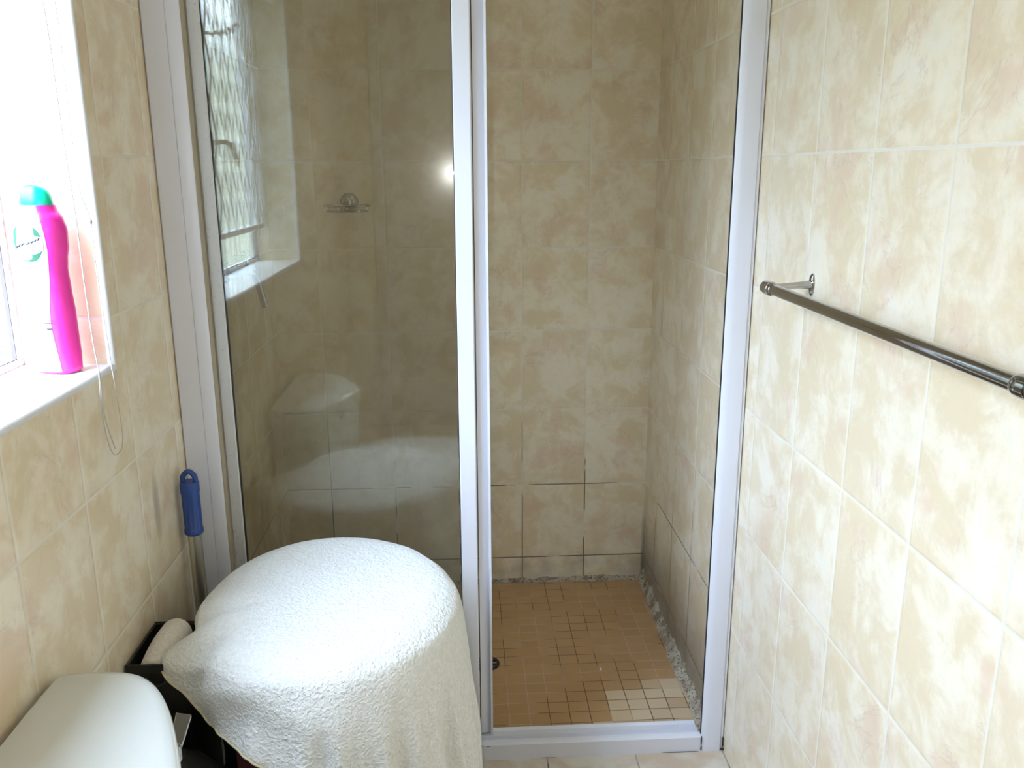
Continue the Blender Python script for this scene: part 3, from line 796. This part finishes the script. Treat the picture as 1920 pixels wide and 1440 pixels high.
twl = thing('towel', (CX, CY, ZL), 'white towel draped over the round basket, seamed edge hanging at its left', 'towel')
bm = BM(); rings = []
ss_ = [0.0, .1, .2, .3, .4, .5, .58, .66, .73, .79, .84, .88, .92, .95, .975, 1.0]
NS = 46
for s in ss_[1:]:
    rings.append([bm.verts.new(towel_point(360 * k_ / NTH, s)) for k_ in range(NTH)])
for j in range(1, NS + 1):
    row = []
    for k_ in range(NTH):
        th = 360 * k_ / NTH; L = hem(th); tt = (j / NS) ** 1.25
        p = towel_point(th, 1 + L * tt)
        p.x = max(p.x, XL + 0.012)
        if p.y > -0.911: p.y = -0.911 - 0.0 * abs(p.y)
        row.append(bm.verts.new(p))
    rings.append(row)
cv_ = bm.verts.new(towel_point(0, 0))
for k_ in range(NTH): bm.faces.new((rings[0][k_], rings[0][(k_ + 1) % NTH], cv_))
for a, b in zip(rings, rings[1:]):
    for k_ in range(NTH): bm.faces.new((a[k_], b[k_], b[(k_ + 1) % NTH], a[(k_ + 1) % NTH]))
hem_pts = [rings[-1][k_].co.copy() for k_ in range(NTH)]
hem_in = [rings[-4][k_].co.copy() for k_ in range(NTH)]
tw = part('towel_cloth', bm, 'terry', twl, solid=0.0035)
bm = BM()
seg = [hem_pts[k_] for k_ in range(int(195 / 360 * NTH), int(262 / 360 * NTH))]
tube(bm, [p + (p - Vector((CX, CY, p.z))).normalized() * 0.001 for p in seg], 0.0020, 8)
part('hem_roll', bm, 'hem', twl, label='cream rolled hem')
bm = BM()
rs = random.Random(4)
k_ = int(198 / 360 * NTH)
acc = 0.0
for i in range(int(198 / 360 * NTH), int(262 / 360 * NTH)):
    acc += (hem_pts[i + 1] - hem_pts[i]).length
    if acc > 0.0032:
        acc = 0.0
        if rs.random() < 0.25: continue
        o_ = (hem_pts[i] - Vector((CX, CY, hem_pts[i].z))).normalized() * 0.0016
        p = hem_pts[i]; q_ = towel_point(360 * i / NTH + rs.uniform(0.5, 1.6), 1 + hem(360 * i / NTH) - rs.uniform(0.002, 0.006))
        tube(bm, [p + o_, (p + q_) / 2 + o_ * 1.3, q_ + o_], 0.00035, 5)
part('hem_stitches', bm, 'stitch', twl, label='ochre overlock stitches along the hem')

# ------------------------------------------------------------------ black box by the wall and rolled cloth in it
bx = thing('black_box', (-1.08, -1.22, ZF), 'black open-topped box against the left wall behind the toilet cistern', 'box')
bm = BM()
x0, x1, y0, y1, z1 = -1.130, -1.034, -1.290, -1.155, 0.447
box(bm, x0, x1, y0, y0 + 0.004, ZF, z1); box(bm, x0, x1, y1 - 0.004, y1, ZF, z1)
box(bm, x0, x0 + 0.004, y0 + 0.004, y1 - 0.004, ZF, z1); box(bm, x1 - 0.004, x1, y0 + 0.004, y1 - 0.004, ZF, z1)
box(bm, x0 + 0.004, x1 - 0.004, y0 + 0.004, y1 - 0.004, ZF, ZF + 0.004)
part('box_shell', bm, 'black_plastic', bx)
for a in (((x0, x1, y0 - 0.003, y0)), ((x0, x1, y1, y1 + 0.003))):
    bm = BM(); box(bm, a[0], a[1], a[2], a[3], z1 - 0.014, z1 + 0.002); part('rim', bm, 'black_plastic', bx, bev=0.001)
bm = BM(); tube(bm, [(-1.078 + 0.017 * math.cos(q), y0 - 0.006 + 0.003 * math.sin(q), 0.430 + 0.016 * math.sin(q)) for q in [math.pi + math.pi * i / 20 for i in range(21)]], 0.003, 8)
part('carry_ring', bm, 'black_plastic', bx)
rc = BM()
ax_p = catmull([(-1.088, -1.280, 0.424), (-1.087, -1.262, 0.433), (-1.083, -1.230, 0.444), (-1.079, -1.200, 0.448), (-1.078, -1.186, 0.447)], 8)
rsd = []
for i in range(len(ax_p)):
    t_ = i / (len(ax_p) - 1); rsd.append(0.027 * min(1, (math.sin(min(1, t_ * 5 + 0.25) * math.pi / 2)), (math.sin(min(1, (1 - t_) * 6 + 0.12) * math.pi / 2))))
tube(rc, ax_p, rsd, 24)
tag(finish('rolled_cloth', rc, 'terry2'), 'rolled cream cloth resting in the black box by the left wall', 'cloth')
# black bag bulging between box, basket and cistern
bm = BM(); rings = []
for i in range(25):
    t_ = i / 24; z = ZF + 0.40 * t_
    r = 0.078 * (0.80 + 0.25 * math.sin(t_ * 2.6)) * (1 if t_ < 0.9 else 1 - (t_ - 0.9) * 6)
    rings.append([bm.verts.new((-1.045 + r * (1 + 0.12 * mn.noise(Vector((math.cos(q) * 2, math.sin(q) * 2, t_ * 3)))) * math.cos(q), -1.385 + r * (1 + 0.16 * mn.noise(Vector((math.cos(q) * 3, math.sin(q) * 3, t_ * 5 + 3)))) * math.sin(q), z)) for q in [2 * math.pi * k_ / 40 for k_ in range(40)]])
for a, b in zip(rings, rings[1:]):
    for k_ in range(40): bm.faces.new((a[k_], a[(k_ + 1) % 40], b[(k_ + 1) % 40], b[k_]))
bm.faces.new(rings[0][::-1]); bm.faces.new(rings[-1])
tag(finish('black_bag', bm, simple('black_bag_plastic', (0.022, 0.020, 0.016), 0.45)), 'black plastic bag standing between the toilet cistern and the towel-covered basket', 'bag')

# ================================================================== toilet
to = thing('toilet', (-1.02, -1.745, ZF), 'white toilet with lidded cistern against the left wall, chrome flush lever', 'toilet')
YC = -1.742; HW = 0.245
def cis(grow=0.0, n=72):
    """plan outline of the cistern: straight back, bowed front with soft corners"""
    half = [(0.0, -0.893), (0.05, -0.905), (0.10, -0.925), (0.15, -0.948), (0.195, -0.974), (0.222, -0.997), (0.240, -1.022), (0.247, -1.052), (0.248, -1.085), (0.244, -1.112), (0.232, -1.121), (0.15, -1.122), (0.0, -1.122)]
    full = [Vector((x, dy, 0)) for dy, x in half] + [Vector((x, -dy, 0)) for dy, x in half[-2:0:-1]]
    full = catmull(full + [full[0]], 5)[:-1]
    pts = []
    for p in full:
        d = Vector((p.x + 1.035, p.y)); d.normalize()
        pts.append((p.x + grow * max(d.x, 0), YC + p.y + grow * d.y))
    return pts
def stack(levels):
    bm = BM(); rings = []
    for g, z in levels: rings.append([bm.verts.new((x, y, z)) for x, y in cis(g)])
    n = len(rings[0])
    for a, b in zip(rings, rings[1:]):
        for i in range(n): bm.faces.new((a[i], a[(i + 1) % n], b[(i + 1) % n], b[i]))
    bm.faces.new(rings[0][::-1]); bm.faces.new(rings[-1]); return bm
part('cistern', stack([(-0.05, 0.22), (-0.030, 0.24), (-0.018, 0.34), (-0.010, 0.50), (-0.009, 0.535)]), 'china', to)
part('cistern_lid', stack([(-0.004, 0.535), (0.0, 0.538), (0.0, 0.560), (-0.003, 0.566), (-0.009, 0.5705), (-0.020, 0.5725), (-0.060, 0.5735)]), 'china', to)
# lever
lv = BM(); box(lv, -0.965, -0.931, -1.643, -1.614, 0.515, 0.538)
L_ = part('flush_lever', lv, 'chrome', to, bev=0.002, label='chrome flush lever')
lv = BM()
vs = [lv.verts.new(p) for p in ((-0.945, -1.612, 0.541), (-0.929, -1.618, 0.537), (-0.934, -1.562, 0.541), (-0.953, -1.563, 0.546))]
v2 = [lv.verts.new(v.co + Vector((0, 0, -0.004))) for v in vs]
lv.faces.new(vs)
for i in range(4): lv.faces.new((vs[i], v2[i], v2[(i + 1) % 4], vs[(i + 1) % 4]))
lv.faces.new(v2[::-1])
part('lever_blade', lv, 'chrome', L_, bev=0.001)
# bowl, seat
def oval(bm, levels, n=48):
    rings = []
    for z, xc, rx, ry in levels:
        rings.append([bm.verts.new((xc + rx * math.cos(2 * math.pi * i / n), YC + ry * math.sin(2 * math.pi * i / n), z)) for i in range(n)])
    for a, b in zip(rings, rings[1:]):
        for i in range(n): bm.faces.new((a[i], a[(i + 1) % n], b[(i + 1) % n], b[i]))
    bm.faces.new(rings[0][::-1]); bm.faces.new(rings[-1])
bm = BM(); oval(bm, [(ZF, -0.80, 0.20, 0.11), (ZF + 0.03, -0.80, 0.20, 0.11), (0.05, -0.79, 0.17, 0.09), (0.20, -0.77, 0.21, 0.13), (0.30, -0.755, 0.245, 0.175), (0.325, -0.755, 0.25, 0.18)])
box(bm, -1.06, -0.93, YC - 0.10, YC + 0.10, 0.10, 0.215)
part('bowl', bm, 'china', to)
bm = BM(); oval(bm, [(0.326, -0.755, 0.250, 0.182), (0.330, -0.755, 0.254, 0.186), (0.352, -0.755, 0.254, 0.186), (0.358, -0.755, 0.246, 0.178)])
part('seat_lid', bm, 'white_gloss', to)

# ================================================================== cleaner bottle on the sill
bo = thing('cleaner_bottle', (-1.197, -1.248, WZ0), 'magenta cleaner bottle with green flip cap standing on the window sill', 'bottle')
BX, BY, BZ = -1.196, -1.236, WZ0 + 0.001
ang = math.radians(-112)                      # label side turned to the room and the camera
PRO = [(0.000, .0215, .033), (0.004, .0245, .036), (0.030, .0250, .0370), (0.090, .0250, .0360), (0.130, .0240, .0335), (0.155, .0235, .0320), (0.170, .0245, .0335), (0.190, .0270, .0375), (0.215, .0275, .0385), (0.230, .0255, .0350), (0.243, .0215, .0270), (0.250, .0205, .0240)]
def bsec(h):
    for (h0, a0_, b0_), (h1, a1_, b1_) in zip(PRO, PRO[1:]):
        if h0 <= h <= h1:
            t = (h - h0) / (h1 - h0); t = t * t * (3 - 2 * t)
            return a0_ + (a1_ - a0_) * t, b0_ + (b1_ - b0_) * t
    return PRO[-1][1:]
def bpt(h, q, grow=0.0):
    """q measured from the label face normal; a = half depth, b = half width"""
    a_, b_2 = bsec(h); c, s = math.cos(q), math.sin(q)
    x = (a_ + grow) * math.copysign(abs(c) ** 0.72, c); y = (b_2 + grow) * math.copysign(abs(s) ** 0.72, s)
    return Vector((BX + x * math.cos(ang) - y * math.sin(ang), BY + x * math.sin(ang) + y * math.cos(ang), BZ + h))
bm = BM(); n = 56; rings = []
hs = [i * 0.25 / 60 for i in range(61)]
for h in hs: rings.append([bm.verts.new(bpt(h, 2 * math.pi * k_ / n)) for k_ in range(n)])
for a, b in zip(rings, rings[1:]):
    for k_ in range(n): bm.faces.new((a[k_], a[(k_ + 1) % n], b[(k_ + 1) % n], b[k_]))
bm.faces.new(rings[0][::-1]); bm.faces.new(rings[-1])
part('bottle_body', bm, 'pink', bo)
def patch(fn, nu, nv):
    bm = BM(); g_ = [[bm.verts.new(fn(i / nu, j / nv)) for i in range(nu + 1)] for j in range(nv + 1)]
    for j in range(nv):
        for i in range(nu): bm.faces.new((g_[j][i], g_[j][i + 1], g_[j + 1][i + 1], g_[j + 1][i]))
    return bm
def lab_lit(u, v):  # pale patch: the label, plus window light painted on that side
    h = 0.004 + 0.244 * v
    wob = 0.10 * math.sin(v * 8.2 + 2.2)
    q0, q1 = -1.9, 0.62 + wob * 1.5 + 0.12 * v
    return bpt(h, q0 + (q1 - q0) * u, 0.0005)
lb = part('label', patch(lab_lit, 20, 50), 'label', bo, label='pale patch painting the wrap label and the window-lit side of the bottle')
def onlab(q, h, g=0.0010): return bpt(h, q, g)
HB, QB, RH, RQ = 0.196, 0.02, 0.027, 0.62
bm = BM(); N_ = 44                              # green ring of the oval badge
for (q0, q1) in ((25, 70), (110, 215), (240, 335)):
    ro = []
    for i in range(13):
        a_ = math.radians(q0 + (q1 - q0) * i / 12); wd = 0.34 * math.sin(math.pi * i / 12) + 0.02
        ro.append([bm.verts.new(onlab(QB + RQ * rr * math.sin(a_), HB + RH * rr * math.cos(a_), 0.0013)) for rr in (1.0, 1.0 - wd)])
    for a, b in zip(ro, ro[1:]): bm.faces.new((a[0], a[1], b[1], b[0]))
part('badge_ring', bm, 'label_green', lb)
bm = BM()
c0_ = bm.verts.new(onlab(QB, HB, 0.0011))
rg = [bm.verts.new(onlab(QB + RQ * 1.04 * math.sin(a_), HB + RH * 1.04 * math.cos(a_), 0.0011)) for a_ in [2 * math.pi * i / N_ for i in range(N_)]]
mid = [bm.verts.new(onlab(QB + RQ * .5 * math.sin(a_), HB + RH * .5 * math.cos(a_), 0.0011)) for a_ in [2 * math.pi * i / N_ for i in range(N_)]]
for i in range(N_):
    bm.faces.new((mid[i], mid[(i + 1) % N_], c0_)); bm.faces.new((rg[i], rg[(i + 1) % N_], mid[(i + 1) % N_], mid[i]))
part('badge', bm, 'label_white', lb, label='white oval badge')
bm = BM()                                     # slanted line of script across the badge
pts = []
for i in range(41):
    t_ = i / 40
    pts.append(onlab(QB - 0.50 + 1.0 * t_, HB - 0.007 + 0.014 * t_ + 0.0012 * math.sin(t_ * 46), 0.0015))
tube(bm, pts, 0.0011, 6)
part('badge_script', bm, 'label_dark', lb)
bm = BM()
for j, (h, q0, q1, r) in enumerate([(0.083, 0.15, 0.62, .0003), (0.079, 0.12, 0.66, .0005), (0.070, 0.28, 0.50, .0006)]):
    tube(bm, [onlab(q0 + (q1 - q0) * i / 14, h + 0.0008 * math.sin(i * 2.1), 0.0012) for i in range(15)], r, 5)
part('small_print', bm, 'label_dark', lb)
for (h0, h1, q0, q1) in ((0.030, 0.033, -0.6, 0.45), (0.214, 0.224, -0.9, 0.60)):
    bm = BM()
    bm2 = [[bm.verts.new(onlab(q0 + (q1 - q0) * i / 16, h, 0.0009)) for i in range(17)] for h in (h0, h1)]
    for i in range(16): bm.faces.new((bm2[0][i], bm2[0][i + 1], bm2[1][i + 1], bm2[1][i]))
    part('label_band', bm, 'label_pink', lb)
bm = BM(); rings = []
for h, k1, sh in ((0.2495, 1.0, 0), (0.252, 1.02, 0), (0.262, 0.95, 0.001), (0.270, 0.82, 0.003), (0.275, 0.62, 0.006), (0.2765, 0.30, 0.008)):
    rings.append([bm.verts.new(Vector((BX + (0.0205 * k1 * math.cos(q) * math.cos(ang) - 0.0245 * k1 * math.sin(q) * math.sin(ang)), BY + sh * 0.3 + (0.0205 * k1 * math.cos(q) * math.sin(ang) + 0.0245 * k1 * math.sin(q) * math.cos(ang)), BZ + h + 0.003 * (1 if k1 < 0.9 else 0) * math.cos(q)))) for q in [2 * math.pi * i / 40 for i in range(40)]])
for a, b in zip(rings, rings[1:]):
    for i in range(40): bm.faces.new((a[i], a[(i + 1) % 40], b[(i + 1) % 40], b[i]))
bm.faces.new(rings[0][::-1]); bm.faces.new(rings[-1])
cp = part('cap', bm, 'green', bo, label='green flip-top cap')
